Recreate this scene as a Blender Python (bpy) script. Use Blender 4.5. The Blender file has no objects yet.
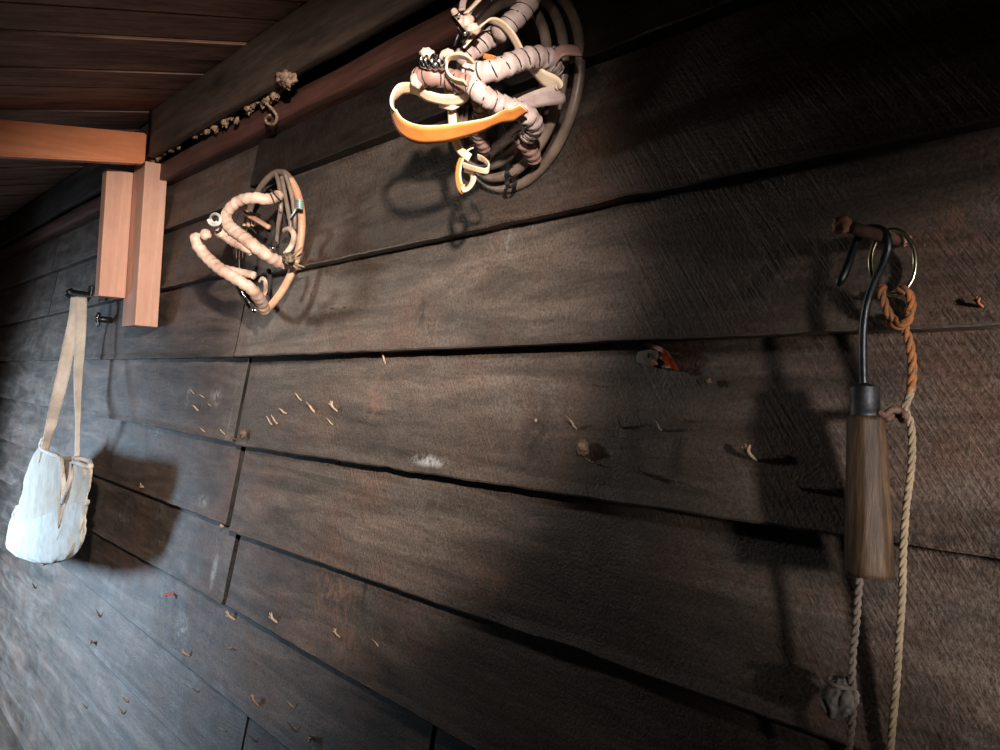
import bpy, bmesh, math, random
from mathutils import Vector, Matrix, noise
random.seed(7)
S = bpy.context.scene
COL = S.collection
# ------------------------------------------------------------------ camera
F = 1000.0
CAM = Vector((0, -0.85, 1.62))
nx = Vector((-705, 15, -F)).normalized()            # world -X in camera axes (right, up, back)
zc = Vector((0.055, 1.0, 0)); zc.z = (zc.x*nx.x + zc.y*nx.y)/(-nx.z); zc.normalize()
Xc = -nx; Yc = zc.cross(Xc)
# columns: world axes in camera coords -> rows give camera axes in world coords
R = Matrix((Xc, zc and Yc, zc)).to_3x3()            # rows: X,Y,Z world axes expressed in cam => world_from_cam
cam = bpy.data.cameras.new('camera'); camo = bpy.data.objects.new('camera', cam); COL.objects.link(camo)
cam.sensor_width = 36; cam.lens = 36; cam.clip_start = 0.02
camo.matrix_world = Matrix.Translation(CAM) @ R.to_4x4()
S.camera = camo
def ray(px, py): return R @ Vector(((px-500)/F, (375-py)/F, -1))
def P(px, py, Y=-0.02):
    d = ray(px, py); return CAM + d*((Y-CAM.y)/d.y)
def PX(px, py, X):
    d = ray(px, py); return CAM + d*((X-CAM.x)/d.x)
def dep(p):
    return -((R.transposed() @ (p-CAM)).z)
def pr(px, p): return px*dep(p)/F                     # a length in the photo -> metres at that point
# ------------------------------------------------------------------ materials
def mk(name):
    m = bpy.data.materials.new(name); m.use_nodes = True
    nt = m.node_tree; b = nt.nodes['Principled BSDF']; return m, nt, b
def ramp(nt, fac, stops):
    r = nt.nodes.new('ShaderNodeValToRGB'); e = r.color_ramp.elements
    while len(e) < len(stops): e.new(0.5)
    for i, (p, c) in enumerate(stops): e[i].position = p; e[i].color = (*c, 1) if len(c) == 3 else c
    nt.links.new(fac, r.inputs[0]); return r.outputs[0]
def coords(nt, scale, rot=(0,0,0)):
    t = nt.nodes.new('ShaderNodeTexCoord'); m = nt.nodes.new('ShaderNodeMapping')
    m.inputs['Scale'].default_value = scale; m.inputs['Rotation'].default_value = rot
    nt.links.new(t.outputs['Object'], m.inputs[0]); return m.outputs[0]
def noi(nt, co, sc, det=6, rough=.6, dist=0):
    n = nt.nodes.new('ShaderNodeTexNoise'); nt.links.new(co, n.inputs['Vector'])
    n.inputs['Scale'].default_value = sc; n.inputs['Detail'].default_value = det
    n.inputs['Roughness'].default_value = rough; n.inputs['Distortion'].default_value = dist
    return n.outputs[0]
def mix(nt, a, b, fac, mode='MIX'):
    m = nt.nodes.new('ShaderNodeMix'); m.data_type = 'RGBA'; m.blend_type = mode
    for s, v in ((6, a), (7, b)):
        if isinstance(v, (tuple, list)): m.inputs[s].default_value = (*v, 1)
        else: nt.links.new(v, m.inputs[s])
    if isinstance(fac, float): m.inputs[0].default_value = fac
    else: nt.links.new(fac, m.inputs[0])
    return m.outputs[2]
def math_(nt, op, a, b):
    m = nt.nodes.new('ShaderNodeMath'); m.operation = op
    for i, v in enumerate((a, b)):
        if isinstance(v, (int, float)): m.inputs[i].default_value = v
        else: nt.links.new(v, m.inputs[i])
    return m.outputs[0]
def bump(nt, b, h, strength, dist):
    n = nt.nodes.new('ShaderNodeBump'); n.inputs['Strength'].default_value = strength; n.inputs['Distance'].default_value = dist
    nt.links.new(h, n.inputs['Height']); nt.links.new(n.outputs[0], b.inputs['Normal'])
def wood(name, dark, mid, light, axis='x', sc=1.0, rough=.7, bs=.5, grain=1.0, tint=False, spec=.3):
    m, nt, b = mk(name)
    st = {'x': (1, 9, 9), 'y': (9, 1, 9), 'z': (9, 9, 1)}[axis]
    co = coords(nt, tuple(v*sc for v in st)); co2 = coords(nt, (1, 1, 1))
    g = noi(nt, co, 2.2, 8, .65, .6); g2 = noi(nt, co, 9, 5, .7); bl = noi(nt, co2, 3.2, 6, .65)
    c = ramp(nt, g, [(.3, dark), (.5, mid), (.72, light)])
    c = mix(nt, c, ramp(nt, g2, [(.35, (.35, .35, .35)), (.6, (1, 1, 1))]), .5*grain, 'MULTIPLY')
    c = mix(nt, c, ramp(nt, bl, [(.3, (.62, .58, .56)), (.62, (1.1, 1.05, 1))]), .6, 'MULTIPLY')
    nt.links.new(c, b.inputs['Base Color']); b.inputs['Roughness'].default_value = rough
    b.inputs['Specular IOR Level'].default_value = spec
    bump(nt, b, math_(nt, 'ADD', g, math_(nt, 'MULTIPLY', g2, .6)), bs, .004)
    return m
WH = (.42, .43, .43); DK = (.02, .016, .013); RD = (.24, .12, .08)
MARKS = [(432, 461, .07, .012, WH, .42, .8), (213, 396, .05, .035, WH, .45, .7), (186, 395, .03, .04, WH, .47, .6), (213, 572, .02, .05, WH, .38, .8), (203, 500, .05, .02, WH, .45, .6),
 (180, 628, .06, .05, WH, .48, .6), (158, 600, .03, .05, WH, .48, .5), (150, 430, .1, .03, WH, .48, .4), (120, 520, .1, .03, WH, .5, .4),
 (535, 440, .05, .07, DK, .35, .7), (676, 452, .014, .05, DK, .3, .7), (422, 311, .025, .03, DK, .42, .9), (752, 283, .10, .06, DK, .45, .6), (625, 455, .05, .03, DK, .4, .6),
 (372, 398, .05, .05, RD, .45, .7), (330, 590, .12, .06, RD, .45, .6), (345, 640, .08, .06, RD, .45, .6), (360, 585, .008, .05, DK, .3, .7), (500, 585, .1, .04, RD, .45, .5), (196, 290, .12, .05, RD, .42, .6), (215, 180, .15, .05, RD, .45, .5),
 (960, 225, .15, .03, RD, .5, .6), (940, 545, .2, .03, DK, .45, .7), (780, 590, .1, .03, RD, .5, .5)]
def wall_wood():
    m, nt, b = mk('old_sawn_wood')
    co = coords(nt, (1.1, 6, 9)); co1 = coords(nt, (1, 1, 1)); fine = coords(nt, (40, 40, 40))
    at = nt.nodes.new('ShaderNodeAttribute'); at.attribute_name = 'tint'
    sep = nt.nodes.new('ShaderNodeSeparateColor'); nt.links.new(at.outputs['Color'], sep.inputs[0])
    # each plank gets its own piece of wood
    off = nt.nodes.new('ShaderNodeVectorMath'); off.operation = 'MULTIPLY_ADD'
    off.inputs[1].default_value = (37, 11, 53); nt.links.new(at.outputs['Color'], off.inputs[0]); nt.links.new(co, off.inputs[2])
    g = noi(nt, off.outputs[0], 1.6, 9, .62, 1.2); g2 = noi(nt, off.outputs[0], 7, 6, .7, .4)
    off1 = nt.nodes.new('ShaderNodeVectorMath'); off1.operation = 'MULTIPLY_ADD'
    off1.inputs[1].default_value = (7, 5, 9); nt.links.new(at.outputs['Color'], off1.inputs[0]); nt.links.new(co1, off1.inputs[2])
    bl = noi(nt, off1.outputs[0], 4.0, 7, .62, .3); bl2 = noi(nt, off1.outputs[0], 9.0, 6, .7, .5)
    c = ramp(nt, g, [(.28, (.034, .026, .021)), (.48, (.105, .082, .068)), (.68, (.20, .155, .13))])
    c = mix(nt, c, (.17, .085, .055), ramp(nt, bl, [(.5, (0, 0, 0)), (.7, (.55, .55, .55))]))       # reddish patches
    c = mix(nt, c, (.19, .185, .18), ramp(nt, bl2, [(.52, (0, 0, 0)), (.75, (.4, .4, .4))]))           # grey bloom
    # rare vertical whitish drips
    cd = coords(nt, (22, 5, 3.0)); dr = noi(nt, cd, 1.6, 4, .6, .2)
    dm = noi(nt, co1, 1.5, 2, .5)
    msk = math_(nt, 'MULTIPLY', ramp(nt, dr, [(.66, (0, 0, 0)), (.76, (1, 1, 1))]), ramp(nt, dm, [(.5, (0, 0, 0)), (.62, (.7, .7, .7))]))
    c = mix(nt, c, (.32, .33, .33), msk)
    c = mix(nt, c, ramp(nt, g2, [(.3, (.35, .33, .32)), (.58, (1.05, 1.05, 1.05))]), .55, 'MULTIPLY')
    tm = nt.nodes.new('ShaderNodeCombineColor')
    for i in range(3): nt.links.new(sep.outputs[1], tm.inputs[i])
    c = mix(nt, c, tm.outputs[0], 1.0, 'MULTIPLY')                    # per-plank tone; the shade over the upper planks is painted in here
    sp = noi(nt, fine, 6, 3, .7)
    c = mix(nt, c, ramp(nt, sp, [(.35, (.45, .42, .4)), (.62, (1.3, 1.28, 1.25))]), .75, 'MULTIPLY')
    c = mix(nt, c, (.30, .27, .23), sep.outputs[2])                     # worn pale lower arris
    mn = noi(nt, coords(nt, (60, 10, 60)), 1.0, 5, .7); geo = nt.nodes.new('ShaderNodeNewGeometry')
    for (px, py, wx, hz, colr, lo, am) in MARKS:
        q = P(px, py, -.03); u = dep(q)/F
        s1 = nt.nodes.new('ShaderNodeVectorMath'); s1.operation = 'SUBTRACT'; nt.links.new(geo.outputs['Position'], s1.inputs[0]); s1.inputs[1].default_value = q
        s2 = nt.nodes.new('ShaderNodeVectorMath'); s2.operation = 'MULTIPLY'; nt.links.new(s1.outputs[0], s2.inputs[0]); s2.inputs[1].default_value = (1/wx, 0, 1/hz)
        s3 = nt.nodes.new('ShaderNodeVectorMath'); s3.operation = 'LENGTH'; nt.links.new(s2.outputs[0], s3.inputs[0])
        f = ramp(nt, s3.outputs['Value'], [(.25, (1,)*3), (1.0, (0,)*3)])
        g3 = ramp(nt, mn, [(lo, (0,)*3), (lo+.14, (1,)*3)])
        c = mix(nt, c, colr, math_(nt, 'MULTIPLY', math_(nt, 'MULTIPLY', f, g3), am))
    nt.links.new(c, b.inputs['Base Color'])
    nt.links.new(ramp(nt, bl2, [(.3, (.42,)*3), (.7, (.7,)*3)]), b.inputs['Roughness'])
    b.inputs['Specular IOR Level'].default_value = .35
    # slanting saw marks
    sw = coords(nt, (1, 1, 1), (0, math.radians(42), 0)); m2 = nt.nodes.new('ShaderNodeMapping')
    m2.inputs['Scale'].default_value = (230, 20, 9); nt.links.new(sw, m2.inputs[0])
    strk = noi(nt, m2.outputs[0], 1.0, 3, .6)
    h = math_(nt, 'ADD', math_(nt, 'MULTIPLY', math_(nt, 'MULTIPLY', strk, ramp(nt, bl, [(.35, (.2,)*3), (.6, (1,)*3)])), .9), math_(nt, 'MULTIPLY', g2, .5))
    h = math_(nt, 'ADD', h, math_(nt, 'MULTIPLY', sp, .6)); h = math_(nt, 'ADD', h, math_(nt, 'MULTIPLY', bl2, .15))
    bump(nt, b, h, .6, .004)
    return m
def plain(name, c, rough=.5, metal=0, var=.35, sc=30, bs=.3, c2=None, spec=.5):
    m, nt, b = mk(name)
    co = coords(nt, (1, 1, 1)); n = noi(nt, co, sc, 6, .65)
    c2 = c2 or tuple(v*(1-var) for v in c)
    nt.links.new(ramp(nt, n, [(.35, c2), (.62, c)]), b.inputs['Base Color'])
    b.inputs['Roughness'].default_value = rough; b.inputs['Metallic'].default_value = metal
    b.inputs['Specular IOR Level'].default_value = spec
    bump(nt, b, n, bs, .002); return m
M = {
 'wall': wall_wood(),
 'ceil': wood('ceiling_wood', (.08, .048, .036), (.28, .165, .125), (.42, .27, .21), 'y', 1.2),
 'plate': wood('beam_wood', (.03, .022, .017), (.085, .06, .046), (.15, .105, .08), 'x', 1, .75, .8),
 'strip': wood('red_strip_wood', (.035, .018, .014), (.105, .046, .036), (.155, .07, .056), 'x', .8, .6),
 'lum_o': wood('orange_lumber', (.46, .15, .06), (.62, .22, .095), (.74, .32, .16), 'y', .7, .45, .12, .35),
 'lum_p': wood('pink_lumber', (.55, .29, .21), (.66, .38, .28), (.76, .49, .38), 'z', .6, .55, .12, .3),
 'floor': wood('floor_wood', (.06, .045, .035), (.15, .115, .09), (.24, .19, .15), 'x', 1),
 'handle': wood('handle_wood', (.02, .013, .008), (.075, .045, .026), (.20, .13, .075), 'z', 4.5, .5, .3),
 'dark': plain('dark_void_wood', (.02, .017, .015), .9),
 'iron': plain('dark_iron', (.07, .08, .09), .38, .85, .5, 60),
 'rust': plain('rusty_iron', (.16, .07, .04), .6, .5, .6, 50),
 'ferrule': plain('ferrule_steel', (.07, .075, .085), .5, .8, .6, 50, .6),
 'ring': plain('brassy_ring', (.62, .62, .42), .22, 1, .25, 30),
 'chrome': plain('bright_metal', (.75, .77, .80), .15, 1, .3, 40),
 'rattan': plain('bent_wood_rod', (.22, .16, .125), .4, 0, .5, 25, .25),
 'rattan_l': plain('pale_bent_wood_rod', (.60, .36, .23), .5, 0, .5, 18, .3, c2=(.36, .18, .11)),
 'wrap': plain('wrapped_leather_pinkish', (.52, .42, .39), .6, 0, .3, 26, .6, c2=(.34, .24, .22)),
 'wrap_d': plain('wrapped_leather_brown', (.30, .17, .14), .55, 0, .3, 22, .35),
 'wrap_t': plain('wrapped_rawhide_tan', (.64, .47, .38), .6, 0, .3, 34, .9, c2=(.40, .25, .18)),
 'strapc': plain('cream_leather_strap', (.76, .62, .45), .5, 0, .2, 14, .15, c2=(.60, .42, .27)),
 'strapo': plain('orange_leather_strap', (.80, .30, .07), .5, 0, .3, 14, .15, c2=(.62, .20, .04)),
 'thread': plain('dark_thread', (.02, .015, .012), .8),
 'canvas': plain('off_white_canvas', (.66, .65, .61), .9, 0, .25, 22, .8, c2=(.50, .46, .40)),
 'canvas_u': plain('beige_canvas', (.60, .54, .46), .9, 0, .25, 14, .8, c2=(.46, .39, .32)),
 'canvas_t': plain('tan_canvas', (.80, .71, .62), .9, 0, .25, 18, .5),
 'rope': plain('twine', (.26, .20, .13), .85, 0, .4, 60, .5),
 'rope_o': plain('orange_twine', (.36, .12, .03), .8, 0, .45, 90, .5, c2=(.12, .07, .035)),
 'rope_d': plain('grey_twine', (.20, .16, .135), .85, 0, .4, 60, .5),
 'rag': plain('grey_rag', (.25, .23, .215), .9, 0, .55, 40, .6),
 'splint': plain('pale_splinter_wood', (.46, .34, .25), .8, 0, .5, 80, .6, c2=(.16, .10, .07)),
 'splint_d': plain('brown_splinter_wood', (.17, .10, .07), .8, 0, .5, 80, .6),
 'red': plain('orange_red_paint', (.62, .10, .03), .5, 0, .5, 90, .4),
 'grey': plain('grey_flake', (.26, .24, .21), .7, 0, .3, 60, .4),
 'moss': plain('dry_tan_moss', (.34, .22, .14), .95, 0, .5, 70, 1.0, c2=(.12, .07, .045)),
 'teal': plain('pale_teal_wire', (.45, .60, .55), .4, .3, .2),
 'peg': plain('wooden_peg_surface', (.13, .07, .055), .7, 0, .5, 60, .6),
 'peg_t': plain('broken_peg_wood', (.66, .34, .26), .8, 0, .4, 90, .8),
 'white': plain('white_speck', (.8, .82, .8), .5),
}
def wood_inner_daylight():
    m, nt, b = mk('daylight_chink')
    b.inputs['Base Color'].default_value = (.3, .6, .7, 1)
    b.inputs['Emission Color'].default_value = (.35, .85, 1, 1); b.inputs['Emission Strength'].default_value = 1.0
    return m
M['sky'] = wood_inner_daylight()
# ------------------------------------------------------------------ object helpers
def obj(name, bm, mat, parent=None, smooth=True):
    me = bpy.data.meshes.new(name); bmesh.ops.recalc_face_normals(bm, faces=bm.faces) if len(bm.faces) else None
    bm.to_mesh(me); bm.free()
    mats = mat if isinstance(mat, (list, tuple)) else [mat]
    for k in mats: me.materials.append(M[k])
    if smooth: me.polygons.foreach_set('use_smooth', [True]*len(me.polygons))
    o = bpy.data.objects.new(name, me); COL.objects.link(o)
    if parent:
        o.parent = parent; o.matrix_parent_inverse = Matrix.Translation(-parent.location)
    return o
def recenter(o, c):
    o.data.transform(Matrix.Translation(-c)); o.location = c
def tag(o, label, cat, group=None):
    o['label'] = label; o['category'] = cat
    if group: o['group'] = group
    return o
def thing(name, loc, label, cat, group=None):
    o = bpy.data.objects.new(name, None); COL.objects.link(o); o.location = loc; o.empty_display_size = .02
    return tag(o, label, cat, group)
def struct(name, bm, mat, smooth=False, parent=None):
    o = obj(name, bm, mat, parent, smooth)
    if not parent: o['kind'] = 'structure'
    return o
def cat(pts, n=8, closed=False):
    pts = [Vector(p) for p in pts]; N = len(pts)
    if N < 3 and not closed:
        return [pts[0].lerp(pts[1], i/n) for i in range(n+1)]
    out = []; rng = range(N if closed else N-1)
    for i in rng:
        g = (lambda k: pts[k % N]) if closed else (lambda k: pts[max(0, min(N-1, k))])
        a, b, c, d = g(i-1), g(i), g(i+1), g(i+2)
        for j in range(n):
            t = j/n
            out.append(.5*((2*b)+(c-a)*t+(2*a-5*b+4*c-d)*t*t+(3*b-a-3*c+d)*t**3))
    if not closed: out.append(pts[-1])
    return out
def frames(pts, closed=False, up=None):
    N = len(pts); T = []
    for i in range(N):
        a = pts[(i-1) % N] if closed else pts[max(0, i-1)]
        b = pts[(i+1) % N] if closed else pts[min(N-1, i+1)]
        T.append((b-a).normalized())
    n = T[0].orthogonal().normalized() if up is None else (up-up.dot(T[0])*T[0]).normalized()
    fr = []
    for i in range(N):
        if i: n = (n-n.dot(T[i])*T[i]).normalized()
        fr.append((T[i], n, T[i].cross(n)))
    return fr
def tube(bm, pts, r, seg=10, closed=False, rfun=None, cap=True, mi=0):
    fr = frames(pts, closed); rings = []; L = 0
    for i, (p, (t, a, b)) in enumerate(zip(pts, fr)):
        if i: L += (pts[i]-pts[i-1]).length
        u = i/max(1, len(pts)-1)
        ring = []
        for k in range(seg):
            ang = 2*math.pi*k/seg
            rr = (r(u) if callable(r) else r)*(rfun(L, ang) if rfun else 1)
            ring.append(bm.verts.new(p+a*math.cos(ang)*rr+b*math.sin(ang)*rr))
        rings.append(ring)
    n = len(rings)
    for i in range(n if closed else n-1):
        A, B = rings[i], rings[(i+1) % n]
        for k in range(seg):
            f = bm.faces.new((A[k], A[(k+1) % seg], B[(k+1) % seg], B[k])); f.material_index = mi
    if cap and not closed:
        for ring, e in ((rings[0], -1), (rings[-1], 1)):
            tt = fr[0][0]*-1 if e < 0 else fr[-1][0]; c = sum((v.co for v in ring), Vector())/seg
            rr = (ring[0].co-c).length
            v = bm.verts.new(c+tt*rr*.35)
            for k in range(seg):
                f = bm.faces.new((ring[k], ring[(k+1) % seg], v)); f.material_index = mi
def wraptube(bm, pts, r, pitch):
    """a rod bound with overlapping turns: each turn starts proud and tapers under the next"""
    pts2 = []; 
    for a, b in zip(pts, pts[1:]):
        n = max(1, int((b-a).length/(pitch/7)))
        for j in range(n): pts2.append(a.lerp(b, j/n))
    pts2.append(pts[-1])
    def rf(L, ang):
        ph = (L/pitch + ang/(2*math.pi)) % 1.0
        return 1.10 - .20*ph if ph > .10 else .88
    tube(bm, pts2, r, 16, rfun=rf)
def helix(pts, r, pitch, off=0, step=10):
    pts2 = []
    for a, b in zip(pts, pts[1:]):
        n = max(1, int((b-a).length/(pitch/step)))
        for j in range(n): pts2.append(a.lerp(b, j/n))
    pts2.append(pts[-1]); fr = frames(pts2); out = []; L = 0
    for i, (p, (t, a, b)) in enumerate(zip(pts2, fr)):
        if i: L += (pts2[i]-pts2[i-1]).length
        an = 2*math.pi*L/pitch+off
        rr = r(i/len(pts2)) if callable(r) else r
        out.append(p+a*math.cos(an)*rr+b*math.sin(an)*rr)
    return out
def rope(bm, pts, r, strands=3, pitch=None):
    pitch = pitch or r*7
    for s in range(strands):
        tube(bm, helix(pts, r*.5, pitch, 2*math.pi*s/strands, 10), r*.56, 7)
def ribbon(bm, pts, w, t, side=None, twist=None, m_in=None):
    """flat strap: w(u) wide, t thick; side = width direction (vector or f(u))"""
    N = len(pts); secs = []
    for i, p in enumerate(pts):
        u = i/(N-1); a = pts[max(0, i-1)]; b = pts[min(N-1, i+1)]; T = (b-a).normalized()
        sd = side(u) if callable(side) else side
        W = (sd-sd.dot(T)*T).normalized(); Nn = T.cross(W)
        ww = (w(u) if callable(w) else w)/2
        secs.append([bm.verts.new(p+W*ww*e+Nn*t/2*f) for e, f in ((-1, -1), (-.5, -1.1), (.5, -1.1), (1, -1), (1, 1), (.5, 1.1), (-.5, 1.1), (-1, 1))])
    for A, B in zip(secs, secs[1:]):
        for k in range(8):
            f = bm.faces.new((A[k], A[(k+1) % 8], B[(k+1) % 8], B[k]))
            f.material_index = m_in if (m_in is not None and k in (4, 5, 6)) else 0
    bm.faces.new(secs[0]); bm.faces.new(secs[-1][::-1])
def box(bm, lo, hi, bev=0.0, jit=0):
    v = [bm.verts.new((x, y, z)) for x in (lo[0], hi[0]) for y in (lo[1], hi[1]) for z in (lo[2], hi[2])]
    fs = [bm.faces.new([v[i] for i in q]) for q in ((0,1,3,2),(4,6,7,5),(0,4,5,1),(2,3,7,6),(0,2,6,4),(1,5,7,3))]
    if bev:
        es = list({e for f in fs for e in f.edges})
        bmesh.ops.bevel(bm, geom=es, offset=bev, segments=2, affect='EDGES', profile=.6)
def hexa(bm, c, bev=0.0):
    """8 corners in the order of box()"""
    v = [bm.verts.new(p) for p in c]
    fs = [bm.faces.new([v[i] for i in q]) for q in ((0,1,3,2),(4,6,7,5),(0,4,5,1),(2,3,7,6),(0,2,6,4),(1,5,7,3))]
    if bev:
        bmesh.ops.bevel(bm, geom=list({e for f in fs for e in f.edges}), offset=bev, segments=2, affect='EDGES')
def lump(bm, c, s, amp=.3, seed=0, sub=2, freq=2.0):
    r = bmesh.ops.create_icosphere(bm, subdivisions=sub, radius=1)
    for v in r['verts']:
        d = v.co.copy(); k = 1+amp*noise.noise(d*freq+Vector((seed*3.1, seed*1.7, seed)))*2
        v.co = Vector(c)+Vector((d.x*s[0], d.y*s[1], d.z*s[2]))*k

# ================================================================== THE WALL
FR = -0.038                                        # front of each plank at its lower edge
XL, XR = -9.0, 1.6
def line(a, b):                                    # two points along a lower edge -> height as a function of x
    A, B = P(*a, FR), P(*b, FR)
    k = (B.z-A.z)/(B.x-A.x)
    return lambda x: A.z+(x-A.x)*k
E = {}                                             # row -> (left edge, right edge, joint x)
def jx(px, py): return P(px, py, FR).x
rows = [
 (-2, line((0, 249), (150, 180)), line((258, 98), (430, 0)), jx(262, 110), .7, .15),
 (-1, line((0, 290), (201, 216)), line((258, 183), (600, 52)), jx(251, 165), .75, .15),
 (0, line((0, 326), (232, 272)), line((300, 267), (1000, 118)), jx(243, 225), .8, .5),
 (1, line((0, 361), (232, 357)), line((232, 357), (1000, 325)), jx(237, 330), .95, .85),
 (2, line((0, 397), (229, 442)), line((240, 446), (1000, 560)), jx(237, 400), 1.1, .85),
 (3, line((0, 438), (224, 525)), line((229, 531), (850, 746)), jx(233, 488), 1.05, .95),
 (4, line((0, 479), (225, 607)), line((227, 605), (475, 748)), jx(229, 570), 1.0, .95),
 (5, line((0, 516), (238, 709)), line((0, 516), (238, 709)), jx(423, 735), .95, .9),
 (6, line((0, 559), (175, 736)), line((0, 559), (175, 736)), jx(238, 728), 1.1, .9),
 (7, line((0, 601), (103, 723)), line((0, 601), (103, 723)), 1.0, 1.15, 1.15),
 (8, line((0, 655), (67, 745)), line((0, 655), (67, 745)), 1.0, 1.15, 1.15),
]
bm = bmesh.new(); tl = bm.verts.layers.float_color.new('tint')
def plank(x0, x1, bot, top, seed, shade_tone, off=0.0, pale=lambda x: 0):
    n = max(2, int((x1-x0)/.025)); prev = None
    # (depth, part of height, is arris)
    prof = [(-.006, 1.0), (-.012, .8), (-.020, .55), (-.0275, .3), (-.034, .08), (FR, .012), (FR+.0015, 0.0), (-.009, 0.0), (.009, 1.0)]
    for i in range(n+1):
        x = x0+(x1-x0)*i/n; zb = bot(x); zt = top(x)+.028
        zb += 0.0012*noise.noise(Vector((x*14, seed, 0)))+.0012*noise.noise(Vector((x*60, seed, 3)))
        ch = noise.noise(Vector((x*9, seed*5, 7)))
        if ch > .45: zb += (ch-.45)*.012
        wv = .0035*noise.noise(Vector((x*1.3, seed, 9)))+off
        ring = []
        xx = x
        if i == 0: xx += 0
        for j, (d, h) in enumerate(prof):
            z = zb+(zt-zb)*h
            v = bm.verts.new((xx + (.004*noise.noise(Vector((z*25, seed, 1))) if i in (0, n) else 0), d+(wv if d < .005 else 0)+.0008*noise.noise(Vector((x*30, z*30, seed))), z))
            v[tl] = (((seed*.37) % 1.0), shade_tone, .75*pale(x) if j in (6, 7) else 0, 1)
            ring.append(v)
        if prev:
            for k in range(len(ring)):
                k2 = (k+1) % len(ring); bm.faces.new((prev[k], prev[k2], ring[k2], ring[k]))
        else: first = ring
        prev = ring
    for rg_, fl in ((first, 1), (prev, 0)):
        dup = [bm.verts.new(v.co) for v in rg_]
        for v in dup: v[tl] = (.5, .10, 0, 1)
        bm.faces.new(dup[::-1] if fl else dup)
topf = lambda x: 2.52
prevL = prevR = topf
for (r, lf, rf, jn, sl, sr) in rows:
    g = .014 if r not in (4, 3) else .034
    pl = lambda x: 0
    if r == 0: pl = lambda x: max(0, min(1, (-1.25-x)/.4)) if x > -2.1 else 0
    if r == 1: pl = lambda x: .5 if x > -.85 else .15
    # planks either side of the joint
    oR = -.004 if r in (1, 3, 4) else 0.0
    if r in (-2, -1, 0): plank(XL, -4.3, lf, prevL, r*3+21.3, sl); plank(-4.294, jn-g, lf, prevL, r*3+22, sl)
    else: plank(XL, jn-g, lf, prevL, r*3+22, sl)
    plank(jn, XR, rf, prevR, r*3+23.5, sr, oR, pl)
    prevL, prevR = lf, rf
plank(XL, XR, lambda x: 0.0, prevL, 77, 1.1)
WALL = struct('wall_back', bm, 'wall')
for p_ in WALL.data.polygons: p_.use_smooth = False
bm = bmesh.new(); box(bm, (XL, .006, 0), (XR, .05, 2.60)); bk = obj('sheathing', bm, 'dark', WALL, False)

# floor
bm = bmesh.new()
for i in range(16):
    y1 = .05-i*.16; box(bm, (XL, y1-.155, -.03), (XR, y1, 0), .002)
fl_ = struct('floor', bm, 'floor'); fz = P(10, 722, -.02).z; print('floor z', fz); fl_.location.z = fz
# left end wall
bm = bmesh.new()
for i in range(14): box(bm, (XL-.03, -2.5, i*.2), (XL, .0, i*.2+.195), .003)
struct('wall_left', bm, 'plate')

# ================================================================== PLATE, STRIP, CEILING
YB = -.11
a, b_ = P(150, 160, YB), P(338, 60, YB)
zB = P(203, 124, YB).z
c_ = P(148, 106, YB); d_ = P(288, 22, YB); zT = (c_.z+d_.z)/2
xE = P(148, 130, YB).x
print('plate', zB, zT, a, b_, c_, d_, xE)
def rough_beam(x0, x1, y0, y1, z0, z1, seed, mat, name, amp=.004, n=None):
    bm = bmesh.new(); n = n or int((x1-x0)/.04); prev = None
    for i in range(n+1):
        x = x0+(x1-x0)*i/n; ring = []
        pts = []
        for (ya, za, yb, zb) in ((y0, z0, y1, z0), (y1, z0, y1, z1), (y1, z1, y0, z1), (y0, z1, y0, z0)):
            for t in (0.04, .35, .65, .96): pts.append((ya+(yb-ya)*t, za+(zb-za)*t))
        for (y, z) in pts:
            q = Vector((x*5, y*20, z*20+seed))
            ring.append(bm.verts.new((x, y+amp*noise.noise(q), z+amp*noise.noise(q+Vector((9, 9, 9))))))
        if prev:
            for k in range(16): bm.faces.new((prev[k], prev[(k+1) % 16], ring[(k+1) % 16], ring[k]))
        else: bm.faces.new(ring[::-1])
        prev = ring
    bm.faces.new(prev); return struct(name, bm, mat, True)
rough_beam(xE, XR, YB, YB+.022, zB, zT, 3, 'plate', 'trim_1')
rough_beam(XL, xE-.004, YB+.035, YB+.06, zB+.01, zT, 5, 'plate', 'trim_2')
ys = -.062
s0 = P(165, 178, ys); s1 = P(262, 128, ys); s2 = P(163, 162, ys); s3 = P(298, 88, ys)
print('strip', s0, s1, s2, s3)
rough_beam(XL, XR, ys, -.0, (s0.z+s1.z)/2, (s2.z+s3.z)/2, 8, 'strip', 'trim_3', .0025)
# ceiling: boards across, falling away from the wall
SL = .20
bm = bmesh.new(); x = XL; k = 0
while x < XR:
    w = .12+.05*random.random(); dz = -.006*random.random(); g = .006
    c = []
    for X in (x, x+w-g):
        for Y in (-3.2, .02):
            for Z in (0, .02):
                z = zT+.002+(Y-YB)*SL+Z+dz; c.append((X, Y, z))
    hexa(bm, c, .003); x += w; k += 1
struct('ceiling', bm, 'ceil')
bm = bmesh.new(); hexa(bm, [(X, Y, zT+.03+(Y-YB)*SL+Z) for X in (XL, XR) for Y in (-3.2, .05) for Z in (0, .03)])
o = struct('trim_4', bm, 'dark')

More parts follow.
